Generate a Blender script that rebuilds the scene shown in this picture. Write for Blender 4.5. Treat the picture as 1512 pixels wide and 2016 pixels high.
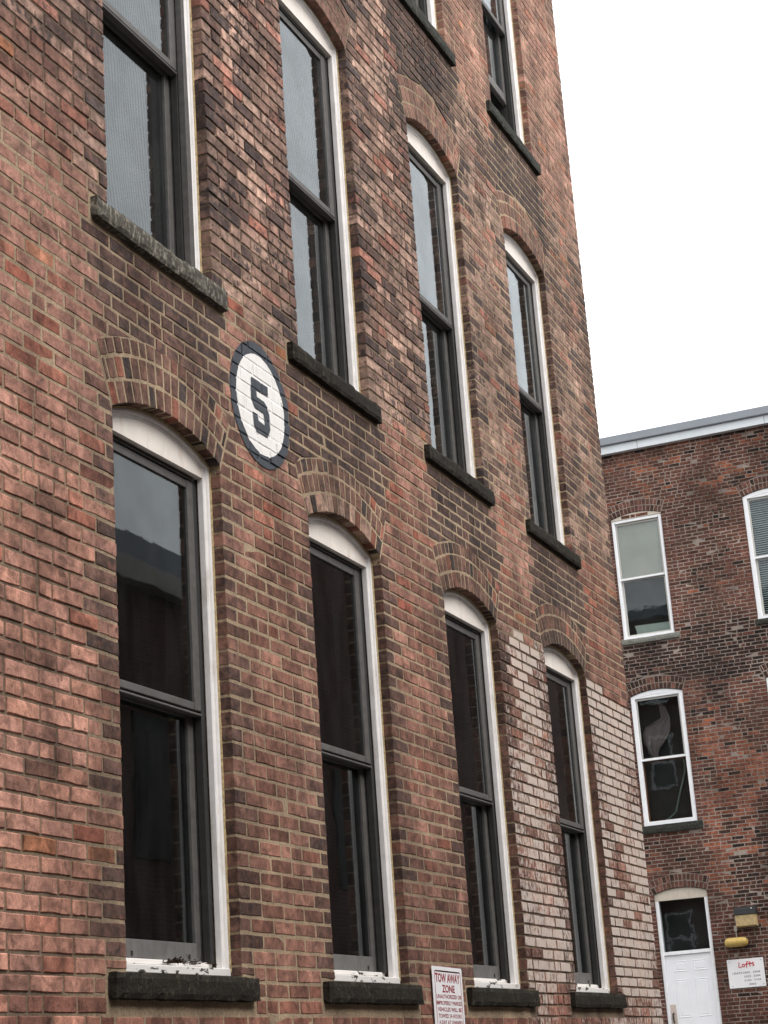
import bpy, math, random
from mathutils import Vector, Matrix, noise
from mathutils.geometry import tessellate_polygon

for o_ in list(bpy.data.objects):
    bpy.data.objects.remove(o_)
SC = bpy.context.scene
COL = SC.collection

# ------------------------------------------------------------------ camera
CAM = Vector((-2.43547712, -3.65021038, -0.49003195))
AZ, EL, RO = math.radians(67.95356854), math.radians(17.08651209), math.radians(-4.05845392)
FPX = 3612.596                      # focal length in pixels of a 2016 px high picture
fw = Vector((math.sin(AZ)*math.cos(EL), math.cos(AZ)*math.cos(EL), math.sin(EL)))
r_ = Vector((math.cos(AZ), -math.sin(AZ), 0))
u_ = r_.cross(fw)
rt = r_*math.cos(RO) + u_*math.sin(RO)
up = -r_*math.sin(RO) + u_*math.cos(RO)
cam_data = bpy.data.cameras.new('camera')
cam = bpy.data.objects.new('camera', cam_data)
COL.objects.link(cam)
M3 = Matrix((rt, up, -fw)).transposed()
cam.matrix_world = Matrix.Translation(CAM) @ M3.to_4x4()
cam_data.sensor_fit = 'VERTICAL'
cam_data.sensor_height = 24.0
cam_data.sensor_width = 18.0
cam_data.lens = FPX/2016*24.0
cam_data.clip_start = 0.05
cam_data.clip_end = 2000
SC.camera = cam

# ------------------------------------------------------------------ sky and sun (overcast day)
SUN = Vector((-0.18, -0.72, 1.0)).normalized()
SUN_EL = math.asin(SUN.z)
world = bpy.data.worlds.new('World')
SC.world = world
world.use_nodes = True
wn, wl = world.node_tree.nodes, world.node_tree.links
wn.clear()
sky = wn.new('ShaderNodeTexSky')
sky.sky_type = 'NISHITA'
sky.sun_disc = False
sky.sun_elevation = SUN_EL
sky.sun_rotation = math.atan2(SUN.x, SUN.y)
sky.dust_density = 4.0
sky.air_density = 1.0
sky.altitude = 0
hsv = wn.new('ShaderNodeHueSaturation')
hsv.inputs['Saturation'].default_value = 0.10
bg = wn.new('ShaderNodeBackground')
bg.inputs['Strength'].default_value = 0.15
wo = wn.new('ShaderNodeOutputWorld')
cloud = wn.new('ShaderNodeMix')            # even cloud cover in front of the blue
cloud.data_type = 'RGBA'
cloud.inputs[0].default_value = 0.75
cloud.inputs[7].default_value = (3.05, 3.06, 3.08, 1)
wl.new(sky.outputs[0], hsv.inputs['Color'])
wl.new(hsv.outputs[0], cloud.inputs[6])
wl.new(cloud.outputs[2], bg.inputs['Color'])
wl.new(bg.outputs[0], wo.inputs['Surface'])

sun_data = bpy.data.lights.new('sun', 'SUN')
sun_data.energy = 0.5
sun_data.angle = math.radians(40)
sun_data.color = (1.0, 0.975, 0.94)
sun = bpy.data.objects.new('sun', sun_data)
sun.rotation_euler = (-SUN).to_track_quat('-Z', 'Y').to_euler()
COL.objects.link(sun)

SC.view_settings.view_transform = 'Standard'
SC.view_settings.look = 'None'
SC.view_settings.gamma = 1
SC.view_settings.use_curve_mapping = False
SC.view_settings.exposure = 1.88

GROUND = -2.1
rng = random.Random(7)


def pix(p):
    """world point -> pixel of the 1512x2016 picture, and depth"""
    d = Vector(p) - CAM
    q = d.dot(fw)
    if q < 0.1:
        return (-9999, -9999, q)
    return (756 + FPX*d.dot(rt)/q, 1008 - FPX*d.dot(up)/q, q)


# ------------------------------------------------------------------ node helpers
def new_mat(name):
    m = bpy.data.materials.new(name)
    m.use_nodes = True
    nt = m.node_tree
    nt.nodes.clear()
    out = nt.nodes.new('ShaderNodeOutputMaterial')
    return m, nt, out


class NT:
    def __init__(s, nt):
        s.nt = nt

    def n(s, t, **kw):
        x = s.nt.nodes.new(t)
        for k, v in kw.items():
            setattr(x, k, v)
        return x

    def l(s, a, b):
        s.nt.links.new(a, b)

    def setin(s, sock, v):
        if hasattr(v, 'is_output') or isinstance(v, bpy.types.NodeSocket):
            s.l(v, sock)
        else:
            sock.default_value = v

    def pos(s):
        return s.n('ShaderNodeNewGeometry').outputs['Position']

    def noise(s, scale, detail=3, rough=.55, vec=None, out='Fac', dist=0.0):
        x = s.n('ShaderNodeTexNoise')
        x.inputs['Scale'].default_value = scale
        x.inputs['Detail'].default_value = detail
        x.inputs['Roughness'].default_value = rough
        x.inputs['Distortion'].default_value = dist
        s.l(vec if vec is not None else s.pos(), x.inputs['Vector'])
        return x.outputs[out]

    def ramp(s, v, a, b, lo=0.0, hi=1.0):
        x = s.n('ShaderNodeMapRange')
        x.interpolation_type = 'SMOOTHSTEP'
        s.setin(x.inputs['Value'], v)
        s.setin(x.inputs['From Min'], a)
        s.setin(x.inputs['From Max'], b)
        s.setin(x.inputs['To Min'], lo)
        s.setin(x.inputs['To Max'], hi)
        return x.outputs['Result']

    def math(s, op, a, b=0.0, c=0.0):
        x = s.n('ShaderNodeMath', operation=op)
        s.setin(x.inputs[0], a)
        s.setin(x.inputs[1], b)
        s.setin(x.inputs[2], c)
        return x.outputs[0]

    def mix(s, f, a, b, blend='MIX'):
        x = s.n('ShaderNodeMix', data_type='RGBA', blend_type=blend)
        s.setin(x.inputs[0], f)
        for sock, v in ((x.inputs[6], a), (x.inputs[7], b)):
            if isinstance(v, (tuple, list)):
                sock.default_value = (v[0], v[1], v[2], 1)
            else:
                s.l(v, sock)
        return x.outputs[2]

    def scale_col(s, col, f):
        x = s.n('ShaderNodeVectorMath', operation='SCALE')
        if isinstance(col, (tuple, list)):
            x.inputs[0].default_value = col[:3]
        else:
            s.l(col, x.inputs[0])
        s.setin(x.inputs['Scale'], f)
        return x.outputs[0]

    def bump(s, h, strength, dist):
        x = s.n('ShaderNodeBump')
        x.inputs['Strength'].default_value = strength
        x.inputs['Distance'].default_value = dist
        s.l(h, x.inputs['Height'])
        return x.outputs['Normal']

    def bsdf(s, out, col, rough=.8, spec=.3, normal=None, metal=0.0):
        b = s.n('ShaderNodeBsdfPrincipled')
        if isinstance(col, (tuple, list)):
            b.inputs['Base Color'].default_value = (col[0], col[1], col[2], 1)
        else:
            s.l(col, b.inputs['Base Color'])
        s.setin(b.inputs['Roughness'], rough)
        b.inputs['Specular IOR Level'].default_value = spec
        b.inputs['Metallic'].default_value = metal
        if normal is not None:
            s.l(normal, b.inputs['Normal'])
        s.l(b.outputs[0], out.inputs['Surface'])
        return b


# ------------------------------------------------------------------ materials
def mat_brick(name):
    m, nt, out = new_mat(name)
    N = NT(nt)
    at = N.n('ShaderNodeAttribute', attribute_name='bcol')
    am = N.n('ShaderNodeAttribute', attribute_name='bmix')
    sep = N.n('ShaderNodeSeparateXYZ')
    N.l(am.outputs['Vector'], sep.inputs[0])
    blot, white, fleck = sep.outputs[0], sep.outputs[1], sep.outputs[2]
    g = N.n('ShaderNodeNewGeometry')
    p = g.outputs['Position']
    fine = N.noise(170, 4, .65, p)
    mid = N.noise(38, 4, .6, p)
    low = N.noise(9, 3, .6, p)
    col = N.scale_col(at.outputs['Color'], N.ramp(fine, .25, .75, .76, 1.22))
    col = N.scale_col(col, N.ramp(low, .3, .7, .84, 1.16))
    col = N.scale_col(col, N.ramp(N.noise(15, 5, .68, p, dist=.6), .30, .70, .50, 1.42))
    # warm/cool hue drift inside a brick
    col = N.mix(N.ramp(N.noise(24, 2, .5, p), .52, .72, 0, .35), col, (.30, .125, .085))
    # soot blotches
    thr = N.math('MULTIPLY_ADD', blot, -.34, .745)
    bm = N.ramp(N.noise(21, 4, .62, p), thr, N.math('ADD', thr, .14))
    bm = N.math('MULTIPLY', bm, .86)
    col = N.mix(bm, col, (.048, .036, .035))
    # pits
    pit = N.ramp(N.noise(60, 3, .6, p), .335, .27)
    col = N.mix(N.math('MULTIPLY', pit, .75), col, (.05, .03, .025))
    # mortar smears and pale flecks
    fl = N.ramp(N.noise(55, 3, .6, p), N.math('MULTIPLY_ADD', fleck, -.2, .80), .86)
    col = N.mix(N.math('MULTIPLY', fl, .6), col, (.50, .41, .33))
    st_ = N.n('ShaderNodeMapping')
    st_.inputs['Scale'].default_value = (2.6, 1, .75)
    N.l(p, st_.inputs[0])
    col = N.scale_col(col, N.ramp(N.noise(1.15, 6, .68, st_.outputs[0]), .34, .66, .60, 1.22))
    # worn whitewash: only on faces that look out on the alley
    sn = N.n('ShaderNodeSeparateXYZ')
    N.l(g.outputs['True Normal'], sn.inputs[0])
    face = N.ramp(sn.outputs[1], -.5, -.8)
    mp = N.n('ShaderNodeMapping')
    mp.inputs['Scale'].default_value = (1.15, 1, .8)
    N.l(p, mp.inputs[0])
    wv = N.noise(26, 6, .72, mp.outputs[0])
    wthr = N.math('MULTIPLY_ADD', white, -.46, .72)
    wm = N.math('MULTIPLY', N.ramp(wv, N.math('SUBTRACT', wthr, .03), N.math('ADD', wthr, .16)), N.math('MULTIPLY', face, N.ramp(white, .02, .15)))
    col = N.mix(N.math('MULTIPLY', wm, .78), col, (.60, .51, .445))
    h = N.math('MULTIPLY_ADD', mid, .7, N.math('MULTIPLY', fine, .4))
    nrm = N.bump(h, .75, .004)
    N.bsdf(out, col, N.ramp(mid, .3, .7, .78, .95), .22, nrm)
    return m


def mat_mortar(name, tan, dark, back=False):
    m, nt, out = new_mat(name)
    N = NT(nt)
    p = N.pos()
    f = N.ramp(N.noise(1.3, 3, .6, p), .42, .62)
    if not back:
        s = N.n('ShaderNodeSeparateXYZ')
        N.l(p, s.inputs[0])
        hi = N.math('MULTIPLY', N.ramp(s.outputs[2], 2.9, 3.7), N.ramp(s.outputs[0], 8.5, 5.5))
        lo = N.math('MULTIPLY', N.ramp(s.outputs[0], 3.75, 3.2), N.ramp(s.outputs[2], 2.2, 1.2))
        wh = N.math('MULTIPLY', N.ramp(s.outputs[0], 8.3, 8.4), N.ramp(s.outputs[2], 2.3, 2.1))
        f = N.math('ADD', N.math('MULTIPLY', f, .30), N.math('ADD', N.math('MULTIPLY', hi, .75), N.math('ADD', N.math('MULTIPLY', lo, .55), N.math('MULTIPLY', wh, .55))))
        f = N.math('MINIMUM', f, 1.0)
    else:
        f = N.math('MULTIPLY', f, .6)
    col = N.mix(f, tan, dark)
    col = N.scale_col(col, N.ramp(N.noise(70, 4, .65, p), .25, .75, .68, 1.28))
    col = N.mix(N.ramp(N.noise(16, 4, .6, p), .60, .74, 0, .55), col, (.07, .055, .045))
    st_ = N.n('ShaderNodeMapping')
    st_.inputs['Scale'].default_value = (2.6, 1, .75)
    N.l(p, st_.inputs[0])
    col = N.scale_col(col, N.ramp(N.noise(1.15, 6, .68, st_.outputs[0]), .34, .66, .66, 1.14))
    nrm = N.bump(N.noise(160, 4, .7, p), .8, .004)
    N.bsdf(out, col, .95, .15, nrm)
    return m


def mat_plain(name, col, rough=.5, spec=.4, var=.12, scale=30, metal=0, dirt=None, dirtamt=.5, bump=.0):
    m, nt, out = new_mat(name)
    N = NT(nt)
    p = N.pos()
    c = N.scale_col(col, N.ramp(N.noise(scale, 4, .6, p), .25, .75, 1-var, 1+var))
    if dirt:
        mp = N.n('ShaderNodeMapping')
        mp.inputs['Scale'].default_value = (1, 1, .25)
        N.l(p, mp.inputs[0])
        c = N.mix(N.ramp(N.noise(13, 6, .7, mp.outputs[0]), .50, .74, 0, dirtamt), c, dirt)
    nrm = N.bump(N.noise(90, 3, .6, p), bump, .003) if bump else None
    N.bsdf(out, c, rough, spec, nrm, metal)
    return m


def mat_stone(name, dark, light, thr):
    m, nt, out = new_mat(name)
    N = NT(nt)
    p = N.pos()
    mp = N.n('ShaderNodeMapping')
    mp.inputs['Scale'].default_value = (1.5, 1, .6)
    N.l(p, mp.inputs[0])
    v = N.noise(42, 5, .72, mp.outputs[0])
    c = N.mix(N.ramp(v, thr, thr+.22), dark, light)
    c = N.mix(N.ramp(N.noise(11, 3, .6, p), .55, .75, 0, .6), c, tuple(x*.45 for x in dark))
    nrm = N.bump(N.noise(60, 5, .7, p), .9, .008)
    N.bsdf(out, c, .92, .15, nrm)
    return m


def mat_peel(name):
    m, nt, out = new_mat(name)
    N = NT(nt)
    p = N.pos()
    mp = N.n('ShaderNodeMapping')
    mp.inputs['Scale'].default_value = (.6, 1, 1.4)
    N.l(p, mp.inputs[0])
    v = N.noise(17, 5, .65, mp.outputs[0])
    c = N.mix(N.ramp(v, .585, .60), (.74, .71, .68), (.06, .05, .042))
    N.bsdf(out, c, .6, .3, N.bump(N.ramp(v, .60, .58), .7, .004))
    return m


def mat_glass(name, base=.05, gain=.95, tint=(.55, .6, .6), wav=.35, wsc=5.0, ripple=0.0, dust=.0):
    m, nt, out = new_mat(name)
    N = NT(nt)
    g = N.n('ShaderNodeNewGeometry')
    p = g.outputs['Position']
    nrm = N.bump(N.math('ADD', N.noise(wsc, 2, .5, p), N.math('MULTIPLY', N.noise(wsc*9, 2, .5, p), .05)), wav, .02)
    d = N.n('ShaderNodeVectorMath', operation='DOT_PRODUCT')
    N.l(g.outputs['Incoming'], d.inputs[0])
    N.l(g.outputs['Normal'], d.inputs[1])
    c = N.math('ABSOLUTE', d.outputs['Value'])
    f = N.math('POWER', N.math('SUBTRACT', 1.0, c), 5.0)
    f = N.math('MULTIPLY_ADD', f, gain, base)
    if ripple:  # screen moire put into the reflectivity as waves; no screen is built
        w = N.n('ShaderNodeTexWave')
        w.inputs['Scale'].default_value = 9.0
        w.inputs['Distortion'].default_value = 9.0
        w.inputs['Detail'].default_value = 1.5
        w.inputs['Detail Scale'].default_value = .35
        mpw = N.n('ShaderNodeMapping')
        mpw.inputs['Rotation'].default_value = (0, math.radians(20), 0)
        mpw.inputs['Scale'].default_value = (1.6, 1, .55)
        N.l(p, mpw.inputs[0])
        N.l(mpw.outputs[0], w.inputs['Vector'])
        f = N.math('MULTIPLY', f, N.ramp(w.outputs['Fac'], 0, 1, 1-ripple, 1+ripple))
    f = N.math('MULTIPLY', f, N.ramp(N.noise(4, 4, .6, p), .3, .7, .9, 1.08))
    tr = N.n('ShaderNodeBsdfTransparent')
    tr.inputs[0].default_value = (*tint, 1)
    gl = N.n('ShaderNodeBsdfGlossy')
    gl.inputs['Roughness'].default_value = .012
    gl.inputs['Color'].default_value = (.93, .97, 1, 1)
    N.l(nrm, gl.inputs['Normal'])
    mx = N.n('ShaderNodeMixShader')
    N.l(f, mx.inputs[0])
    N.l(tr.outputs[0], mx.inputs[1])
    N.l(gl.outputs[0], mx.inputs[2])
    res = mx.outputs[0]
    if dust:
        df = N.n('ShaderNodeBsdfDiffuse')
        df.inputs[0].default_value = (.42, .41, .40, 1)
        m2 = N.n('ShaderNodeMixShader')
        mpd = N.n('ShaderNodeMapping')
        mpd.inputs['Scale'].default_value = (1.5, 1, .3)
        N.l(p, mpd.inputs[0])
        N.l(N.ramp(N.noise(6, 6, .7, mpd.outputs[0]), .35, .75, dust*.3, dust*1.6), m2.inputs[0])
        N.l(res, m2.inputs[1])
        N.l(df.outputs[0], m2.inputs[2])
        res = m2.outputs[0]
    N.l(res, out.inputs['Surface'])
    return m


def mat_wallbrick(name, c1, c2, mort):
    """far brickwork whose bricks cannot be told apart"""
    m, nt, out = new_mat(name)
    N = NT(nt)
    p = N.pos()
    s = N.n('ShaderNodeSeparateXYZ')
    N.l(p, s.inputs[0])
    cb = N.n('ShaderNodeCombineXYZ')
    N.l(N.math('ADD', s.outputs[0], s.outputs[1]), cb.inputs[0])
    N.l(s.outputs[2], cb.inputs[1])
    b = N.n('ShaderNodeTexBrick')
    b.inputs['Color1'].default_value = (*c1, 1)
    b.inputs['Color2'].default_value = (*c2, 1)
    b.inputs['Mortar'].default_value = (*mort, 1)
    b.inputs['Scale'].default_value = 1
    b.inputs['Brick Width'].default_value = .21
    b.inputs['Row Height'].default_value = .068
    b.inputs['Mortar Size'].default_value = .006
    N.l(cb.outputs[0], b.inputs['Vector'])
    c = N.mix(N.ramp(N.noise(.8, 4, .6, p), .45, .7, 0, .6), b.outputs['Color'], (.05, .035, .03))
    N.bsdf(out, c, .9, .2)
    return m


MB_ = mat_brick('brick_clay')
M_MORT = mat_mortar('mortar_tan', (.40, .300, .200), (.085, .060, .048))
M_MORT2 = mat_mortar('mortar_pale', (.30, .25, .215), (.12, .095, .08), True)
M_WHITE = mat_plain('white_paint', (.78, .745, .725), .55, .35, .06, 14, dirt=(.40, .34, .28), dirtamt=.5, bump=.2)
M_PANEL = mat_plain('cream_white_panel', (.84, .77, .70), .6, .3, .05, 9, dirt=(.60, .46, .34), dirtamt=.5)
M_PEEL = mat_peel('peeling_white_paint')
M_CAULK = mat_plain('yellowed_caulk', (.42, .32, .17), .8, .2, .35, 60, bump=.6)
M_BRONZE = mat_plain('bronze_frame', (.095, .089, .083), .55, .4, .18, 25)
M_TRACK = mat_plain('dark_track', (.030, .029, .028), .6, .35, .2, 25)
M_RAIL = mat_plain('weathered_rail', (.135, .128, .122), .65, .3, .15, 18, dirt=(.07, .06, .055), dirtamt=.5)
M_SOOT = mat_stone('sooty_stone', (.020, .017, .013), (.10, .085, .055), .52)
M_LICHEN = mat_stone('lichen_stone', (.075, .068, .055), (.30, .27, .22), .46)
M_GREYSTONE = mat_stone('grey_stone', (.17, .17, .15), (.27, .27, .24), .45)
M_DARKSTONE = mat_stone('dark_sill_stone', (.035, .035, .030), (.11, .11, .09), .5)
M_GLASS = mat_glass('old_window_glass', .042, 1.0, (.5, .55, .55), .022, 3.0, 0.0, .012)
M_GLASS_UP = mat_glass('moire_window_glass', .070, 1.05, (.5, .55, .55), .022, 3.0, .16, .03)
M_GLASS2 = mat_glass('far_window_glass', .035, .95, (.80, .84, .84), .05, 1.8)
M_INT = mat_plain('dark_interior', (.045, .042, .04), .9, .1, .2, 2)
M_WDISC = mat_plain('white_roundel_paint', (.80, .77, .74), .6, .3, .05, 20, dirt=(.5, .44, .40), dirtamt=.3, bump=.25)
M_NAVY = mat_plain('navy_roundel_paint', (.042, .050, .062), .65, .3, .28, 30, dirt=(.10, .10, .11), dirtamt=.4, bump=.3)
M_SIGNW = mat_plain('white_sign_face', (.80, .79, .80), .35, .45, .03, 6)
M_RED = mat_plain('dark_red_ink', (.28, .012, .022), .45, .4, .08, 40)
M_MARK = mat_plain('red_marker', (.52, .015, .035), .5, .3, .1, 60)
M_INK = mat_plain('grey_ink', (.10, .10, .115), .5, .3, .15, 60)
M_ASPHALT = mat_plain('asphalt', (.11, .105, .10), .95, .15, .25, 9, bump=.5)
M_CONC = mat_plain('concrete', (.33, .32, .30), .9, .2, .15, 6, bump=.3)
M_BWHITE = mat_plain('bright_white_frame', (.82, .83, .85), .45, .4, .04, 10, dirt=(.55, .53, .5), dirtamt=.25)
M_BSASH = mat_plain('grey_white_sash', (.47, .46, .43), .5, .4, .06, 20)
M_BBROWN = mat_plain('brown_wood_stop', (.10, .045, .018), .7, .2, .2, 30)
M_SHADE = mat_plain('beige_roller_shade', (.56, .50, .43), .9, .1, .07, 2.5)
M_BLIND = mat_plain('grey_blind_slat', (.50, .53, .53), .6, .3, .05, 8)
M_DOOR = mat_plain('white_door', (.80, .81, .84), .45, .4, .03, 5)
M_METAL = mat_plain('worn_lock_plate', (.62, .52, .46), .45, .5, .1, 60, metal=.3)
M_BLACKM = mat_plain('black_housing', (.018, .019, .020), .5, .4, .2, 20)
M_LENS = mat_plain('yellowed_lens', (.52, .39, .20), .35, .5, .18, 18, dirt=(.20, .16, .10), dirtamt=.5)
M_YELLOW = mat_plain('yellow_plastic', (.50, .34, .10), .45, .4, .10, 20, dirt=(.35, .22, .05), dirtamt=.4)
M_GREYM = mat_plain('grey_roof_edge', (.25, .27, .30), .5, .4, .06, 3)
M_LIGHTBAND = mat_plain('pale_fascia', (.72, .77, .80), .5, .4, .04, 3)
M_BEIGE = mat_plain('beige_infill', (.55, .49, .41), .7, .2, .08, 8, dirt=(.33, .28, .22), dirtamt=.4)
M_DEBRIS = mat_plain('dead_leaves', (.035, .022, .016), .9, .1, .5, 60)
M_CLOTH = mat_plain('faded_pink_cloth', (.20, .15, .145), .9, .1, .12, 8)
M_POLE = mat_plain('pale_green_pole', (.22, .25, .21), .5, .3, .1, 20)
M_CARD = mat_plain('pale_card', (.50, .52, .47), .8, .2, .06, 8)
M_OPP = mat_wallbrick('mill_brickwork', (.12, .058, .046), (.085, .045, .038), (.14, .115, .095))
M_CORN = mat_plain('stone_cornice', (.42, .40, .36), .8, .2, .1, 4)


# ------------------------------------------------------------------ mesh helpers
class MB:
    def __init__(s, T=None):
        s.v, s.f, s.c, s.x = [], [], [], []
        s.T = T

    def add(s, vs, fs, col=None, mix=None):
        b = len(s.v)
        if s.T:
            vs = [s.T(*p) for p in vs]
        s.v.extend(vs)
        s.f.extend([tuple(i+b for i in f) for f in fs])
        if col is not None:
            s.c.extend([col]*len(vs))
            s.x.extend([mix]*len(vs))

    def box(s, x0, x1, y0, y1, z0, z1):
        s.add([(x0, y0, z0), (x1, y0, z0), (x1, y1, z0), (x0, y1, z0), (x0, y0, z1), (x1, y0, z1), (x1, y1, z1), (x0, y1, z1)],
              [(0, 3, 2, 1), (4, 5, 6, 7), (0, 1, 5, 4), (1, 2, 6, 5), (2, 3, 7, 6), (3, 0, 4, 7)])

    def build(s, name, mat, parent=None, pinv=None, center=False, bevel=0, smooth=False):
        vs = s.v
        loc = None
        if center:
            n = len(vs)
            loc = (sum(p[0] for p in vs)/n, sum(p[1] for p in vs)/n, sum(p[2] for p in vs)/n)
            vs = [(p[0]-loc[0], p[1]-loc[1], p[2]-loc[2]) for p in vs]
        me = bpy.data.meshes.new(name)
        me.from_pydata(vs, [], s.f)
        if s.c:
            a = me.attributes.new('bcol', 'FLOAT_COLOR', 'POINT')
            a.data.foreach_set('color', [k for c in s.c for k in (c[0], c[1], c[2], 1.0)])
            a = me.attributes.new('bmix', 'FLOAT_VECTOR', 'POINT')
            a.data.foreach_set('vector', [k for c in s.x for k in c])
        me.materials.append(mat)
        if smooth:
            me.polygons.foreach_set('use_smooth', [True]*len(me.polygons))
        o = bpy.data.objects.new(name, me)
        if loc:
            o.location = loc
        COL.objects.link(o)
        if parent:
            o.parent = parent
            if pinv is not None:
                o.matrix_parent_inverse = pinv
        if bevel:
            b = o.modifiers.new('bevel', 'BEVEL')
            b.width = bevel
            b.segments = 2
            b.limit_method = 'ANGLE'
        return o


def thing(name, label, cat, loc, group=None):
    o = bpy.data.objects.new(name, None)
    o.location = loc
    o.empty_display_size = .2
    COL.objects.link(o)
    o['label'] = label
    o['category'] = cat
    if group:
        o['group'] = group
    return o, Matrix.Translation(loc).inverted()


def tag(o, label, cat, group=None):
    o['label'] = label
    o['category'] = cat
    if group:
        o['group'] = group
    return o


def lin(a, b, t):
    return a+(b-a)*t


def brick_geo(cn, wf, depth, R, rich=True, jit=1.0):
    """one brick: cn = bl, br, tr, tl in (u, z); returns verts in (u, w, z) and faces"""
    (blx, blz), (brx, brz), (trx, trz), (tlx, tlz) = cn
    L = max(.02, abs((brx+trx-blx-tlx)*.5))
    Hh = max(.02, abs((tlz+trz-blz-brz)*.5))

    def P(s, t):
        return (lin(lin(blx, brx, s), lin(tlx, trx, s), t), lin(lin(blz, brz, s), lin(tlz, trz, s), t))
    if rich:
        base = [(0, 0), (.33, 0), (.66, 0), (1, 0), (1, 1), (.66, 1), (.33, 1), (0, 1)]
    else:
        base = [(0, 0), (1, 0), (1, 1), (0, 1)]
    js, jt = .0026*jit/L, .0024*jit/Hh
    es, et = .0036/L, .0034/Hh
    a = R.uniform(-.0010, .0006)*jit
    bx, bz = R.uniform(-.0012, .0012)*jit, R.uniform(-.0009, .0009)*jit
    inner, outer, back = [], [], []
    for (s, t) in base:
        if 0 < s < 1:
            s2 = s+R.uniform(-.06, .06)
        else:
            s2 = s+(R.random()*js if s == 0 else -R.random()*js)
        t2 = t+(R.random()*jt if t == 0 else -R.random()*jt)
        x, z = P(s2, t2)
        outer.append((x, wf+a+.0038, z))
        back.append((x, wf+a+depth, z))
        k = .6+.9*R.random()
        si = min(max(s2, es*k), 1-es*k)
        ti = t2+et*k if t == 0 else t2-et*k
        x, z = P(si, ti)
        inner.append((x, wf+a+bx*(s2-.5)+bz*(t2-.5), z))
    n = len(base)
    vs = inner+outer+back
    fs = [tuple(range(n))]
    for i in range(n):
        j = (i+1) % n
        fs.append((i, i+n, j+n, j))
        fs.append((i+n, i+2*n, j+2*n, j+n))
    return vs, fs


def nz(x, z, s, o=0.0):
    return noise.noise(Vector((x*s+o, 3.1+o, z*s)))


# ------------------------------------------------------------------ ground
mb = MB()
mb.add([(-400, -400, GROUND), (400, -400, GROUND), (400, 400, GROUND), (-400, 400, GROUND)], [(0, 1, 2, 3)])
g = mb.build('ground', M_ASPHALT)
g['kind'] = 'structure'

# ================================================================== FRONT BUILDING
C = .068
KX = 11.356
XL = .55
ZTOP = 10.3
ZBOT = GROUND
LR = [(1.66, 2.593), (3.696, 4.629), (5.561, 6.475), (7.421, 8.340), (9.285, 10.232)]
ROWS = [(-.046, 2.216), (3.114, 5.367), (6.364, 8.62)]
RISE = .103
RINGS = (0, .105, .208, .288)


def arch_geo(L, R, spr, rise=RISE):
    w = (R-L)/2
    r = (w*w+rise*rise)/(2*rise)
    return (L+R)/2, spr+rise-r, r, math.asin(w/r)


WINS = [(c, r, L, R, zs, spr) for r, (zs, spr) in enumerate(ROWS) for c, (L, R) in enumerate(LR)]


def front_T(u, w, z):
    return (u, w, z)


BX = 29.0


def back_T(u, w, z):
    return (BX+w, -u, z)


PINK = (.410, .212, .160)
SALM = (.405, .198, .138)
BROWN = (.175, .090, .066)
TAN = (.44, .285, .220)
REDB = (.27, .085, .055)
ORNG = (.34, .135, .065)
BRICKB = (.185, .085, .060)
DARK = (.052, .038, .034)
DKBR = (.098, .058, .046)


def mixc(a, b, t):
    return tuple(lin(p, q, t) for p, q in zip(a, b))


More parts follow.
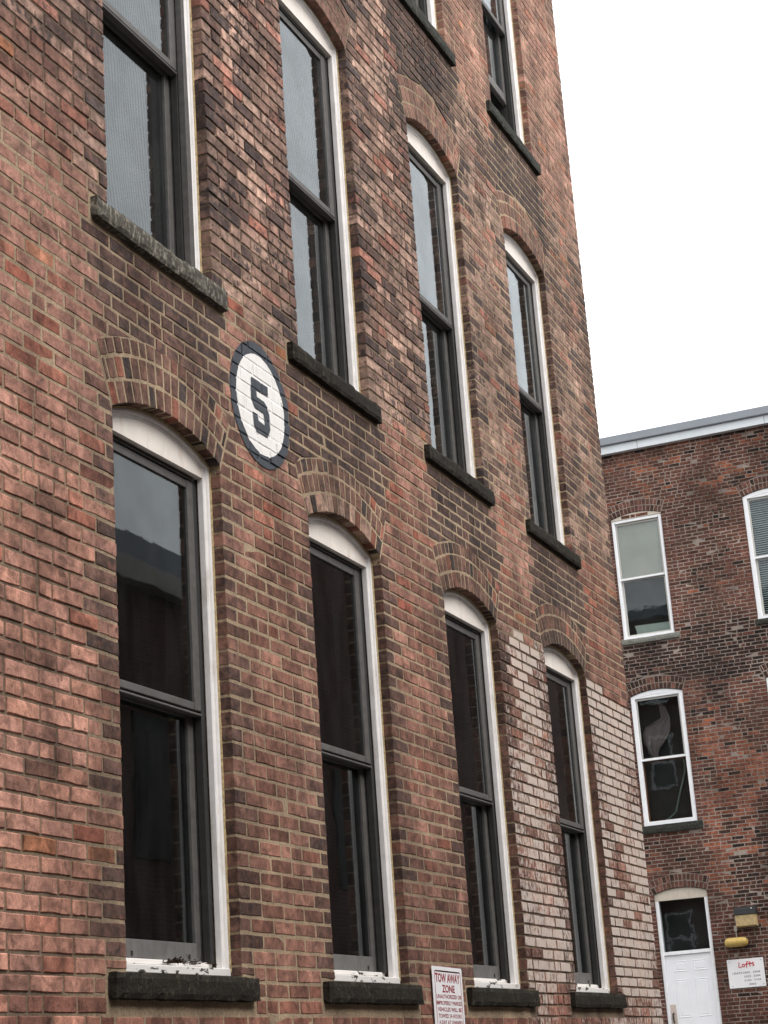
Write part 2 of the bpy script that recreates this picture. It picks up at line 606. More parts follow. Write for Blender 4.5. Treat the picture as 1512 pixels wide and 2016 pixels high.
def front_color(x, z, edge, R):
    """worn clay colours: which bricks are sooty, pale, washed follows the stains on the facade"""
    n1 = nz(x, z, .8, 5)
    n2 = nz(x, z, 2.3, 11)
    n3 = nz(x*.6, z, 4.5, 23)
    t = R.random()
    blot, fleck, white = .12+.15*R.random(), .15*R.random(), 0.0
    if z < 1.7+.5*n1:
        c = mixc(PINK, SALM, R.random()*.8)
        if t < .16:
            c = mixc(BROWN, PINK, R.random()*.5)
        elif t < .25:
            c = mixc(REDB, SALM, R.random()*.6)
        if x > 4.6:
            c = mixc(c, BRICKB, min(1, max(0, .68+.5*n2+R.uniform(-.3, .25))))
        blot += .20*max(0, n2)+.12
    elif z < 3.0+.25*n1:
        c = mixc(BRICKB, PINK, min(1, max(0, .22+.7*n2+R.uniform(-.25, .3))))
        if x < 3.55:
            c = mixc(c, PINK, .60)
        if t < .13:
            c = mixc(REDB, SALM, R.random()*.6)
        blot += .15
    elif z < 6.1:
        c = mixc(TAN, BROWN, min(1, max(0, .30+.6*n2+R.uniform(-.35, .35)+max(0, (x-7.5)*.12))))
        if t < .10:
            c = mixc(REDB, PINK, .3+R.random()*.5)
        elif t < .34:
            c = mixc((.085, .062, .058), BROWN, R.random()*.7)
        blot += .62*max(.25, .70+n3)
        fleck += .35
        if z < 3.65 and x < 3.5:
            c = mixc(c, mixc(BROWN, REDB, .35), .6)
            blot *= .6
    else:
        c = mixc(PINK, BROWN, min(1, max(0, .4+.6*n2+R.uniform(-.2, .2))))
        if t < .06:
            c = mixc(REDB, SALM, .4)
        blot += .12
        fleck += .2
    if R.random() < .008:
        c = mixc(ORNG, SALM, R.random()*.5)
    k = R.gauss(1, .13)
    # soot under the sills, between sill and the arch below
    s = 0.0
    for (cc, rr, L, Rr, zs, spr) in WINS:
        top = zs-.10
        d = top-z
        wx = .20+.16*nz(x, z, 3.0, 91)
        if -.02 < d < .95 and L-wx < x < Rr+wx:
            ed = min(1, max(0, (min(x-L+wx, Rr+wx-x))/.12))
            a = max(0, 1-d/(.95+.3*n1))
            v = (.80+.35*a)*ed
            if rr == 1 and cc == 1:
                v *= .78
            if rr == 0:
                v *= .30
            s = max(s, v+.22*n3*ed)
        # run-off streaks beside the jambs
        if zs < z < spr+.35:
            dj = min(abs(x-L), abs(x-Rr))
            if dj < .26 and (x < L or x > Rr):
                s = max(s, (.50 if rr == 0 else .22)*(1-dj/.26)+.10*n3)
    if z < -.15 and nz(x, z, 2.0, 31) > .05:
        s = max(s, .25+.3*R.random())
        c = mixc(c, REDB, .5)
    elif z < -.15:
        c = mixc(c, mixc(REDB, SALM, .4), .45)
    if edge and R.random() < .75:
        s = max(s, .72 if z < 3 else .45)  # jamb soot plus the shade of the reveals, put into edge brick colour
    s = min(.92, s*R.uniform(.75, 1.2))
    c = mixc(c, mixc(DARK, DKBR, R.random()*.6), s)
    blot = min(.9, blot+.35*s)
    # whitewash left on the two far piers
    if x > 8.33 and z < 2.24-.14*max(0, x-10.3)+.10*n3+R.uniform(-.06, .04):
        white = .86+.34*n2+.18*n3
        if x < 8.62:
            white -= .22
        if 9.1 < x < 9.29:
            white -= .30
        if nz(x, z, 1.7, 41) > .22:
            white -= .22
        if R.random() < .06:
            white -= .5
        if z < -.06:
            white -= .25
        white = max(0.05, white)
        c = mixc(c, BROWN, .35)
        k *= 1.05
    return tuple(max(.01, q*k) for q in c), (max(0, blot), white, fleck)


def exclusions(zb, zt, wins, rings, sillx, rise):
    zm = (zb+zt)/2
    ex = []
    for (cc, rr, L, R, zs, spr) in wins:
        if zs-.13 < zm < zs+.03:
            ex.append((L-sillx[0], L-sillx[0], R+sillx[1], R+sillx[1], 0))
        elif zs < zm < spr-.01:
            ex.append((L, L, R, R, 1))
        else:
            cx, cz, r, ha = arch_geo(L, R, spr, rise)
            ro = r+rings[-1]
            if zm > cz+ro or zm < spr-.01:
                continue

            def hw(z):
                zend = cz+ro*math.cos(ha)
                if z <= zend:
                    return max(0, (z-cz))*math.tan(ha)
                return math.sqrt(max(0.0, ro*ro-(z-cz)**2))
            hb, ht = hw(zb+.004), hw(min(zt-.004, cz+ro-.004))
            ex.append((cx-hb-.006, cx-ht-.006, cx+hb+.006, cx+ht+.006, 2))
    ex.sort()
    return ex


def lay_wall(wins, u0, u1, z0, z1, course, blen, rings, sillx, rise, R, split=.07):
    """yields (corner quad, row, edge flag) for every brick of a wall with arched openings"""
    n0, n1 = math.floor(z0/course), math.floor(z1/course)
    out = []
    for n in range(n0, n1):
        zb, zt = n*course, (n+1)*course
        j = .0042
        wob = R.uniform(-.0012, .0012)
        ex = exclusions(zb, zt, wins, rings, sillx, rise)
        spans = []
        cur = (u0, u0, 0)
        for e in ex:
            if e[0] > cur[0]+.02:
                spans.append((cur[0], cur[1], e[0], e[1], cur[2], e[4]))
            cur = (e[2], e[3], e[4])
        if u1 > cur[0]+.02:
            spans.append((cur[0], cur[1], u1, u1, cur[2], 3))
        for (cc, rr, L, R_, zs, spr) in wins:
            zm = (zb+zt)/2
            if zs-.02 < zm < zs+.03 and zt-zs > .025:
                for (p, q) in ((L-sillx[0]+.004, L-.0), (R_, R_+sillx[1]-.004)):
                    out.append((((p, zs+.006), (q, zs+.005), (q, zt-j), (p, zt-j)), n, True))
        shift = (n % 2)*.5*blen+.02*math.sin(n*1.7)+R.uniform(-.008, .008)
        for (ab, at_, bb, bt, fl, fr) in spans:
            a, b = (ab+at_)/2, (bb+bt)/2
            cuts = []
            if b-a > 1.6:
                i0 = math.ceil((a-shift)/blen)
                x = shift+i0*blen
                while x < b:
                    cuts.append(x+R.uniform(-.007, .007))
                    x += blen
            else:
                x = a+(blen if n % 2 else blen*.5)+R.uniform(-.008, .008)
                while x < b:
                    cuts.append(x)
                    x += blen+R.uniform(-.009, .009)
            cuts = [c for c in cuts if a+.06 < c < b-.06]
            extra = []
            pts = [a]+cuts+[b]
            for p, q in zip(pts, pts[1:]):
                if q-p > .17 and R.random() < split:
                    extra.append((p+q)/2+R.uniform(-.01, .01))
            cuts = sorted(cuts+extra)
            pts = [a]+cuts+[b]
            for i, (p, q) in enumerate(zip(pts, pts[1:])):
                first, last = i == 0, i == len(pts)-2
                pb, pt = (ab, at_) if first else (p, p)
                qb, qt = (bb, bt) if last else (q, q)
                gp = 0 if (first and fl in (1, 3)) else j+.0012
                gq = 0 if (last and fr in (1, 3)) else j+.0012
                sl = R.uniform(-.0015, .0015)
                cn = ((pb+gp, zb+j+wob), (qb-gq, zb+j+wob+sl), (qt-gq, zt-j+wob+sl), (pt+gp, zt-j+wob))
                edge = (first and fl == 1) or (last and fr in (1, 3))
                out.append((cn, n, edge))
    return out


def mortar_sheet(u0, u1, z0, z1, wins, rise, T, name, mat, parent, pinv, wf=.0008):
    """the mortar bed of a wall, with its arched openings and their cheeks"""
    outer = [Vector((u0, z0, 0)), Vector((u1, z0, 0)), Vector((u1, z1, 0)), Vector((u0, z1, 0))]
    loops = [outer]
    for (cc, rr, L, R, zs, spr) in wins:
        cx, cz, r, ha = arch_geo(L, R, spr, rise)
        r += .004
        lp = [Vector((L-.004, zs-.03, 0)), Vector((L-.004, spr, 0))]
        for i in range(1, 16):
            a = -ha+2*ha*i/16
            lp.append(Vector((cx+r*math.sin(a), cz+r*math.cos(a), 0)))
        lp += [Vector((R+.004, spr, 0)), Vector((R+.004, zs-.03, 0))]
        loops.append(lp)
    tris = tessellate_polygon(loops)
    flat = [p for lp in loops for p in lp]
    m = MB(T)
    vs = [(p.x, wf, p.y) for p in flat]
    fs = []
    for t in tris:
        a, b, c = (flat[i] for i in t)
        cr = (b.x-a.x)*(c.y-a.y)-(b.y-a.y)*(c.x-a.x)
        fs.append(tuple(t) if cr > 0 else tuple(reversed(t)))
    m.add(vs, fs)
    for lp in loops[1:]:
        n = len(lp)
        m.add([(p.x, wf, p.y) for p in lp]+[(p.x, .28, p.y) for p in lp],
              [(i, (i+1) % n, (i+1) % n+n, i+n) for i in range(n)])
    return m.build(name, mat, parent, pinv)


FB, FBI = thing('brick_building', 'tall brown brick mill building with tall arched dark windows and a painted roundel', 'building', (6.0, 0.0, GROUND))
wall = mortar_sheet(XL, KX-.006, ZBOT, ZTOP, WINS, RISE, front_T, 'wall', M_MORT, FB, FBI)

R1 = random.Random(11)
bricks = lay_wall(WINS, XL, KX, ZBOT, ZTOP, C, .2125, RINGS, (.150, .118), RISE, R1)
ranked = []
RC, RZ, RO_ = 5.080, 2.656, .317        # painted roundel
for k, (cn, n, edge) in enumerate(bricks):
    cx = sum(p[0] for p in cn)/4
    cz = sum(p[1] for p in cn)/4
    L = cn[1][0]-cn[0][0]
    px, py, q = pix((cx, 0, cz))
    d = (Vector((cx, 0, cz))-CAM)
    score = L*(-CAM.y)/d.length**3 if (15 < px < 1497 and 20 < py < 1996) else 0
    if (cx-RC)**2+(cz-RZ)**2 < (RO_+.12)**2:
        score = 0
    ranked.append((score, k))
ranked.sort(reverse=True)
single = set(k for s, k in ranked[:298])
field = MB(front_T)
brick_info = []
for k, (cn, n, edge) in enumerate(bricks):
    cx = sum(p[0] for p in cn)/4
    cz = sum(p[1] for p in cn)/4
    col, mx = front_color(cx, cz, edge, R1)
    far = cx > 9.0 and cz > 6 or cx < 2.5
    deep = 0.0
    if (cx < 3.5 and cz < 2.2) or (cz > 3.2 and cx < 8.2):
        deep = .0030
    if cx > 8.35 and cz < 2.2:
        deep = .0036
    if nz(cx, cz, 1.1, 77) > .12:
        deep += .0012
    vs, fs = brick_geo(cn, R1.uniform(-.0014, -.0003)-deep, .11 if edge else .022, R1, rich=not far, jit=1.4)
    if (cx-RC)**2+(cz-RZ)**2 < .6**2:
        brick_info.append((cn, n, vs[0][1]))
    if k in single:
        b = MB(front_T)
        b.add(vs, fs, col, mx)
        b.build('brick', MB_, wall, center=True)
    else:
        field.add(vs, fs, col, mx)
fo = field.build('brick_field', MB_, wall)
fo['kind'] = 'stuff'


def make_arch(L, R, spr, rise, rings, T, parent, pinv, mortmat, colf, singles, RR, pitch=.069, depth0=.11, rich=True):
    cx, cz, r, ha = arch_geo(L, R, spr, rise)
    m = MB(T)
    seg = 24
    vs, fs = [], []
    for i in range(seg+1):
        a = -ha+2*ha*i/seg
        for rr in (r+.005, r+rings[-1]):
            vs.append((cx+rr*math.sin(a), -.0006, cz+rr*math.cos(a)))
    for i in range(seg):
        fs.append((2*i, 2*i+2, 2*i+3, 2*i+1))
    for i in range(seg+1):
        a = -ha+2*ha*i/seg
        vs.append((cx+(r+.005)*math.sin(a), .12, cz+(r+.005)*math.cos(a)))
    b = 2*(seg+1)
    for i in range(seg):
        fs.append((2*i, b+i, b+i+1, 2*i+2))
    m.add(vs, fs)
    rest = None
    if not singles:
        rest = MB(T)
    ao = m.build('arch', mortmat, parent, pinv)
    for q in range(len(rings)-1):
        ra, rb = r+rings[q]+(0 if q == 0 else .0045), r+rings[q+1]-.0045
        nv = max(5, round(2*ha*(ra+rb)/2/pitch))
        off = 0 if q % 2 == 0 else .5
        ed = [-ha+2*ha*(i+off+RR.uniform(-.06, .06))/nv for i in range(nv+1)]
        if off:
            ed = [-ha]+ed[:-1]+[ha]
        else:
            ed[0], ed[-1] = -ha, ha
        for a0, a1 in zip(ed, ed[1:]):
            g0 = .0042/ra
            if a1-a0 < .02:
                continue
            j0, j1 = RR.uniform(-.003, .003), RR.uniform(-.004, .003)
            if q == 0:
                j0 = RR.uniform(-.001, .003)
            P = lambda rad, a: (cx+rad*math.sin(a), cz+rad*math.cos(a))
            g1 = .0042/rb
            cn = (P(ra+j0, a0+g0), P(ra+j0, a1-g0), P(rb+j1, a1-g1), P(rb+j1, a0+g1))
            am = (a0+a1)/2
            x, z = P((ra+rb)/2, am)
            col, mx = colf(x, z, q, RR)
            v, f = brick_geo(cn, -.0025+RR.uniform(-.0012, .0012), depth0 if q == 0 else .024, RR, rich=rich)
            if singles:
                o = MB(T)
                o.add(v, f, col, mx)
                o.build('voussoir', MB_, ao, center=True)
            else:
                rest.add(v, f, col, mx)
    if rest:
        o = rest.build('voussoirs', MB_, ao)
        o['kind'] = 'stuff'
    return ao


def front_arch_color(x, z, q, R):
    t = R.random()
    c = mixc(DKBR, BROWN, .25+.6*R.random())
    if t < .12:
        c = mixc(REDB, BROWN, R.random())
    elif t < .25:
        c = DARK
    if z > 4:
        c = mixc(c, PINK, .22)
    white = 0
    if z < 3 and x > 8.3 and q == 0:
        c = mixc(DARK, BROWN, .2)
        white = .25*R.random()
    if 5.4 < x < 6.6 and z < 3 and q == 0 and R.random() < .6:
        c = mixc(c, TAN, .6)
    k = R.gauss(1, .14)
    return tuple(max(.01, p*k) for p in c), (.2+.3*R.random(), white, .2*R.random())


RA = random.Random(5)
for (cc, rr, L, R, zs, spr) in WINS:
    vis = (rr == 0 and cc >= 1) or (rr == 1 and cc >= 2)
    make_arch(L, R, spr, RISE, RINGS, front_T, FB, FBI, M_MORT, front_arch_color, vis, RA)


# ------------------------------------------------------------------ front windows
def sweep(m, prof, path, inward):
    """prof: list of (inset, w); path: list of (u, z); inward: list of unit (du, dz)"""
    n = len(prof)
    vs, fs = [], []
    for (p, d) in zip(path, inward):
        for (a, w) in prof:
            vs.append((p[0]+d[0]*a, w, p[1]+d[1]*a))
    for i in range(len(path)-1):
        for j in range(n-1):
            fs.append((i*n+j, (i+1)*n+j, (i+1)*n+j+1, i*n+j+1))
    m.add(vs, fs)


def opening_path(L, R, z0, spr, rise, seg=14):
    cx, cz, r, ha = arch_geo(L, R, spr, rise)
    path = [(L, z0), (L, spr)]
    inw = [(1, 0), (1, -.25)]
    for i in range(1, seg):
        a = -ha+2*ha*i/seg
        path.append((cx+r*math.sin(a), cz+r*math.cos(a)))
        inw.append((-math.sin(a), -math.cos(a)))
    path += [(R, spr), (R, z0)]
    inw += [(-1, -.25), (-1, 0)]
    return path, inw


def rough_block(m, x0, x1, y0, y1, z0, z1, R, amp=.004, nx=26, nz_=4):
    """a weathered stone block: subdivided front, top and ends with uneven arrises"""
    pts = {}
    vs, fs = [], []

    def V(i, j, k):
        key = (i, j, k)
        if key in pts:
            return pts[key]
        x, y, z = lin(x0, x1, i/nx), lin(y0, y1, j/3), lin(z0, z1, k/nz_)
        edge = ((i in (0, nx)) + (j == 0) + (k in (0, nz_)))
        q = Vector((x*9, y*9+2, z*9))
        d = noise.noise_vector(q)*amp+noise.noise_vector(q*3.7)*amp*.6
        if edge >= 2:
            cx, cy, cz = (x0+x1)/2, (y0+y1)/2, (z0+z1)/2
            s = .006*(1+noise.noise(q*2.3))
            x += s if x < cx and i == 0 else (-s if i == nx else 0)
            y += s if j == 0 else 0
            z += s if k == 0 else (-s if k == nz_ else 0)
        vs.append((x+d.x, y+d.y, z+d.z))
        pts[key] = len(vs)-1
        return pts[key]
    for i in range(nx):
        for k in range(nz_):
            fs.append((V(i, 0, k), V(i+1, 0, k), V(i+1, 0, k+1), V(i, 0, k+1)))
        for j in range(3):
            fs.append((V(i, j, nz_), V(i+1, j, nz_), V(i+1, j+1, nz_), V(i, j+1, nz_)))
            fs.append((V(i, j, 0), V(i, j+1, 0), V(i+1, j+1, 0), V(i+1, j, 0)))
    for j in range(3):
        for k in range(nz_):
            fs.append((V(0, j, k), V(0, j, k+1), V(0, j+1, k+1), V(0, j+1, k)))
            fs.append((V(nx, j, k), V(nx, j+1, k), V(nx, j+1, k+1), V(nx, j, k+1)))
    m.add(vs, fs)


def sash_frame(m, u0, u1, z0, z1, w0, w1, st, top, bot):
    m.box(u0, u0+st, w0, w1, z0, z1)
    m.box(u1-st, u1, w0, w1, z0, z1)
    m.box(u0+st, u1-st, w0+.002, w1-.002, z1-top, z1)
    m.box(u0+st, u1-st, w0+.002, w1-.002, z0, z0+bot)


def front_window(cc, rr, L, R, zs, spr):
    W = MB(front_T)
    path, inw = opening_path(L+.004, R-.004, zs+.02, spr, RISE-.002)
    prof = [(0, .100), (0, .058), (.006, .053), (.014, .051), (.022, .054), (.026, .062), (.041, .065), (.044, .068), (.044, .094)]
    sweep(W, prof, path, inw)
    win = W.build('window', M_WHITE, FB, FBI)
    if rr == 1 and cc == 1:      # a storm channel here leans out over the right casing towards the sill
        Lc = MB(front_T)
        zz = [zs+.03+i*.19 for i in range(11)]
        xr = [R-.050+.040*((1-i/10)**2.0) for i in range(11)]
        vs, fs = [], []
        for z, x in zip(zz, xr):
            vs += [(R-.078, .0635, z), (x, .0635, z), (x, .097, z), (R-.078, .097, z)]
        for i in range(10):
            for k in range(4):
                fs.append((4*i+k, 4*i+(k+1) % 4, 4*i+4+(k+1) % 4, 4*i+4+k))
        fs += [(3, 2, 1, 0), (40, 41, 42, 43)]
        Lc.add(vs, fs)
        Lc.build('storm_channel', M_BRONZE, win, bevel=.002)
    # caulk bead between brick and casing
    K = MB(front_T)
    p2, i2 = opening_path(L-.001, R+.001, zs+.02, spr, RISE)
    p2 = [(p[0]+RA.uniform(-.0015, .0015), p[1]) for p in p2]
    sweep(K, [(0, .048), (.008, .053), (.012, .060)], p2, i2)
    K.build('caulk', M_CAULK, win)
    # arch panel
    P = MB(front_T)
    cx, cz, r, ha = arch_geo(L+.03, R-.03, spr-.012, RISE-.01)
    zb = spr-.052
    vs, fs = [], []
    n = 16
    for i in range(n+1):
        a = -ha+2*ha*i/n
        x = cx+r*math.sin(a)
        vs += [(x, .067, zb), (x, .067, cz+r*math.cos(a))]
    for i in range(n):
        fs.append((2*i, 2*i+2, 2*i+3, 2*i+1))
    P.add(vs, fs)
    P.box(L+.047, R-.047, .0665, .12, zb-.006, zb)
    P.build('arch_panel', M_PANEL, win)
    # head and jamb tracks (dark aluminium)
    Tm = MB(front_T)
    for s in (0, 1):
        x0, x1 = (L+.050, L+.085) if s == 0 else (R-.085, R-.050)
        Tm.box(x0, x1, .100, .134, zs+.06, zb-.012)
        Tm.box(x0, x1, .139, .180, zs+.06, zb-.012)
        Tm.box(x0-.004, x1+.004, .1815, .26, zs+.06, zb-.012)
    Tm.box(L+.085, R-.085, .092, .185, zb-.029, zb-.011)
    Tm.build('track', M_TRACK, win, bevel=.0015)
    # upper sash
    za, zt = zs+1.106, zb-.030
    U = MB(front_T)
    sash_frame(U, L+.086, R-.086, za+.022, zt, .098, .128, .056, .040, .034)
    U.box(L+.086, R-.086, .094, .132, za, za+.010)
    us = U.build('upper_sash', M_BRONZE, win, bevel=.003)
    G = MB(front_T)
    G.box(L+.140, R-.140, .110, .113, za+.05, zt-.034)
    G.build('pane', M_GLASS if rr == 0 else M_GLASS_UP, win)
    # lower sash
    lift = .42 if (rr == 2 and cc == 4) else 0.0
    l0, l1 = zs+.066+lift, zs+1.150+lift
    S = MB(front_T)
    sash_frame(S, L+.086, R-.086, l0, l1, .142, .176, .046, .05, .078)
    S.build('lower_sash', M_BRONZE if cc != 1 else M_BRONZE, win, bevel=.003)
    B = MB(front_T)
    B.box(L+.132, R-.132, .1385, .1425, l0+.004, l0+.076)
    B.build('bottom_rail', M_RAIL, win, bevel=.0015)
    if rr == 0:
        Sc = MB(front_T)
        for x in (L+.27, R-.20):
            Sc.box(x-.005, x+.005, .134, .1383, l0+.012, l0+.030)
        Sc.build('sash_lock', M_TRACK, win)
    G = MB(front_T)
    G.box(L+.130, R-.130, .156, .159, l0+.076, l1-.046)
    G.build('pane', M_GLASS if rr == 0 else M_GLASS_UP, win)
    # painted wood sub-sill
    S = MB(front_T)
    x0, x1 = L+.003, R-.003
    S.add([(x0, .050, zs+.004), (x1, .050, zs+.004), (x1, .26, zs+.004), (x0, .26, zs+.004),
           (x0, .050, zs+.036), (x1, .050, zs+.036), (x1, .26, zs+.062), (x0, .26, zs+.062)],
          [(0, 3, 2, 1), (4, 5, 6, 7), (0, 1, 5, 4), (1, 2, 6, 5), (2, 3, 7, 6), (3, 0, 4, 7)])
    S.box(L+.05, R-.05, .112, .137, zs+.0445, zs+.0655)
    S.build('wood_sill', M_PEEL if rr == 0 else M_WHITE, win, bevel=.003)
    # stone sill
    S = MB(front_T)
    rough_block(S, L-.138, R+.104, -.037, .115, zs-.106, zs-.002, RA)
    S.build('stone_sill', M_LICHEN if (rr == 1 and cc == 1) else (M_DARKSTONE if rr == 2 else M_SOOT), win)
    return win


for w_ in WINS:
    front_window(*w_)

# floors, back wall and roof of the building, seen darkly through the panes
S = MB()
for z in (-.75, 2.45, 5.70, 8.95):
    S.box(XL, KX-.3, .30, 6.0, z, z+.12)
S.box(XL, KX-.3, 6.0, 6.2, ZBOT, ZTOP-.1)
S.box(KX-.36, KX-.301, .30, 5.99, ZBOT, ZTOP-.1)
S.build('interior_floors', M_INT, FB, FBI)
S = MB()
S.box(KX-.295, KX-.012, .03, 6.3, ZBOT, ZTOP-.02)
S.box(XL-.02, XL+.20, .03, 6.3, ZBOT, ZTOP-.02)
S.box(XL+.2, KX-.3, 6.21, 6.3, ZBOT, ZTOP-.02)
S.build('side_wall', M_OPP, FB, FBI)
S = MB()
S.box(XL-.05, KX+.04, -.05, 6.4, ZTOP, ZTOP+.16)
S.build('roof_coping', M_GREYSTONE, FB, FBI, bevel=.01)

# ------------------------------------------------------------------ painted roundel with the number 5
rows = {}
for (cn, n, wf) in brick_info:
    rows.setdefault(n, []).append((cn, wf))


def relief(x, z, depth):
    n = math.floor(z/C)
    for m_ in (n, n-1, n+1):
        for cn, wf in rows.get(m_, []):
            if cn[0][0]+.002 < x < cn[1][0]-.002 and cn[0][1]+.001 < z < cn[3][1]-.001:
                return wf
    return depth


FIVE = [(-0.099, 0.116), (0.078, 0.118), (0.079, 0.070), (-0.050, 0.064), (-0.046, 0.028), (0.028, 0.026), (0.062, 0.009), (0.083, -0.03),
        (0.083, -0.105), (0.053, -0.152), (-0.056, -0.154), (-0.088, -0.124), (-0.096, -0.063), (-0.046, -0.063), (-0.041, -0.092), (0.024, -0.098),
        (0.033, -0.067), (0.020, -0.036), (-0.072, -0.034), (-0.102, 0.007)]


def polar(name, r0, r1, mat, parent, pinv, depth, lift, nr, na):
    m = MB()
    vs, fs = [], []
    for i in range(nr+1):
        r = lin(r0, r1, i/nr)
        for j in range(na):
            a = 2*math.pi*j/na
            rr = r
            if i in (0, nr) and r > .01:
                rr += .0022*noise.noise(Vector((math.cos(a)*9, math.sin(a)*9, r*30)))
            x, z = RC+rr*math.cos(a), RZ+rr*math.sin(a)
            vs.append((x, relief(x, z, depth)-lift, z))
    for i in range(nr):
        for j in range(na):
            k = (j+1) % na
            fs.append((i*na+j, (i+1)*na+j, (i+1)*na+k, i*na+k))
    m.add(vs, fs)
    return m.build(name, mat, parent, pinv)


rdl = polar('painted_roundel', .0005, .2585, M_WDISC, FB, FBI, .0012, .0030, 60, 260)
polar('navy_ring', .2560, .317, M_NAVY, rdl, None, .0040, .0034, 16, 420)


def inside(p, poly):
    x, z = p
    c = False
    for i in range(len(poly)):
        x0, z0 = poly[i]
        x1, z1 = poly[i-1]
        if (z0 > z) != (z1 > z) and x < (x1-x0)*(z-z0)/(z1-z0)+x0:
            c = not c
    return c


# digit: clipped cell by cell so that it follows the relief of the brickwork
def clip_poly(poly, ax, val, keep_less):
    out = []
    for i in range(len(poly)):
        p, q = poly[i-1], poly[i]
        pin = (p[ax] <= val) == keep_less
        qin = (q[ax] <= val) == keep_less
        if pin != qin:
            t = (val-p[ax])/(q[ax]-p[ax])
            out.append(tuple(lin(a, b, t) for a, b in zip(p, q)))
        if qin:
            out.append(q)
    return out


m = MB()
tr5 = tessellate_polygon([[Vector((a, b, 0)) for a, b in FIVE]])
cell = .006
for t in tr5:
    tri = [FIVE[i] for i in t]
    ar = (tri[1][0]-tri[0][0])*(tri[2][1]-tri[0][1])-(tri[1][1]-tri[0][1])*(tri[2][0]-tri[0][0])
    if ar < 0:
        tri = tri[::-1]
    xs = [p[0] for p in tri]
    zs_ = [p[1] for p in tri]
    i0, i1 = math.floor(min(xs)/cell), math.ceil(max(xs)/cell)
    k0, k1 = math.floor(min(zs_)/cell), math.ceil(max(zs_)/cell)
    for i in range(i0, i1):
        col_ = clip_poly(clip_poly(tri, 0, i*cell, False), 0, (i+1)*cell, True)
        if len(col_) < 3:
            continue
        for k in range(k0, k1):
            pc = clip_poly(clip_poly(col_, 1, k*cell, False), 1, (k+1)*cell, True)
            if len(pc) >= 3:
                m.add([(RC+a, relief(RC+a, RZ+b, .0012)-.0066, RZ+b) for a, b in pc], [tuple(range(len(pc)))])
m.build('number', M_NAVY, rdl)


# ================================================================== text helper
def text_mesh(s, width, height, bold=0.0):
    cu = bpy.data.curves.new('lettering', 'FONT')
    cu.body = s
    cu.size = 1
    cu.offset = bold
    cu.resolution_u = 3
    o = bpy.data.objects.new('lettering', cu)
    COL.objects.link(o)
    dg = bpy.context.evaluated_depsgraph_get()
    dg.update()
    me = bpy.data.meshes.new_from_object(o.evaluated_get(dg))
    vs = [v.co.copy() for v in me.vertices]
    fs = [tuple(p.vertices) for p in me.polygons]
    bpy.data.objects.remove(o)
    bpy.data.curves.remove(cu)
    bpy.data.meshes.remove(me)
    x0, x1 = min(v.x for v in vs), max(v.x for v in vs)
    y0, y1 = min(v.y for v in vs), max(v.y for v in vs)
    if height is None:
        height = (y1-y0)*width/(x1-x0)
    return [((v.x-x0)/(x1-x0)*width, (v.y-y0)/(y1-y0)*height) for v in vs], fs


def put_text(name, s, x0, x1, z0, z1, w, T, mat, parent, bold=0.0, shear=None):
    vs, fs = text_mesh(s, x1-x0, z1-z0, bold)
    m = MB(T)
    m.add([(x0+a+(shear(a) if shear else 0), w, z0+b) for a, b in vs], fs)
    return m.build(name, mat, parent)


def rbox(m, x0, x1, w0, w1, z0, z1, r=.012, seg=4):
    pts = []
    for cx, cz, a0 in ((x1-r, z1-r, 0), (x0+r, z1-r, 90), (x0+r, z0+r, 180), (x1-r, z0+r, 270)):
        for i in range(seg+1):
            a = math.radians(a0+90*i/seg)
            pts.append((cx+r*math.cos(a), cz+r*math.sin(a)))
    n = len(pts)
    m.add([(p[0], w0, p[1]) for p in pts]+[(p[0], w1, p[1]) for p in pts],
          [tuple(range(n)), tuple(range(2*n-1, n-1, -1))]+[(i, i+n, (i+1) % n+n, (i+1) % n) for i in range(n)])


def frame_strip(m, x0, x1, z0, z1, t, w, r=.010, seg=5):
    o, i_ = [], []
    for (sx, sz, a0) in ((1, 1, 0), (0, 1, 90), (0, 0, 180), (1, 0, 270)):
        cx = x1-r if sx else x0+r
        cz = z1-r if sz else z0+r
        for k in range(seg+1):
            a = math.radians(a0+90*k/seg)
            o.append((cx+r*math.cos(a), cz+r*math.sin(a)))
            i_.append((cx+max(.001, r-t)*math.cos(a), cz+max(.001, r-t)*math.sin(a)))
    n = len(o)
    m.add([(p[0], w, p[1]) for p in o]+[(p[0], w, p[1]) for p in i_],
          [(k, (k+1) % n, (k+1) % n+n, k+n) for k in range(n)])


# ------------------------------------------------------------------ tow-away sign on the pier
SX, SZ, TILT = 6.755, .052, math.radians(-.9)


def sign_T(a, w, b):
    # a: metres from the left edge, b: metres below the top edge (negative)
    return (SX+a*math.cos(TILT)-b*math.sin(TILT), w, SZ+a*math.sin(TILT)+b*math.cos(TILT))


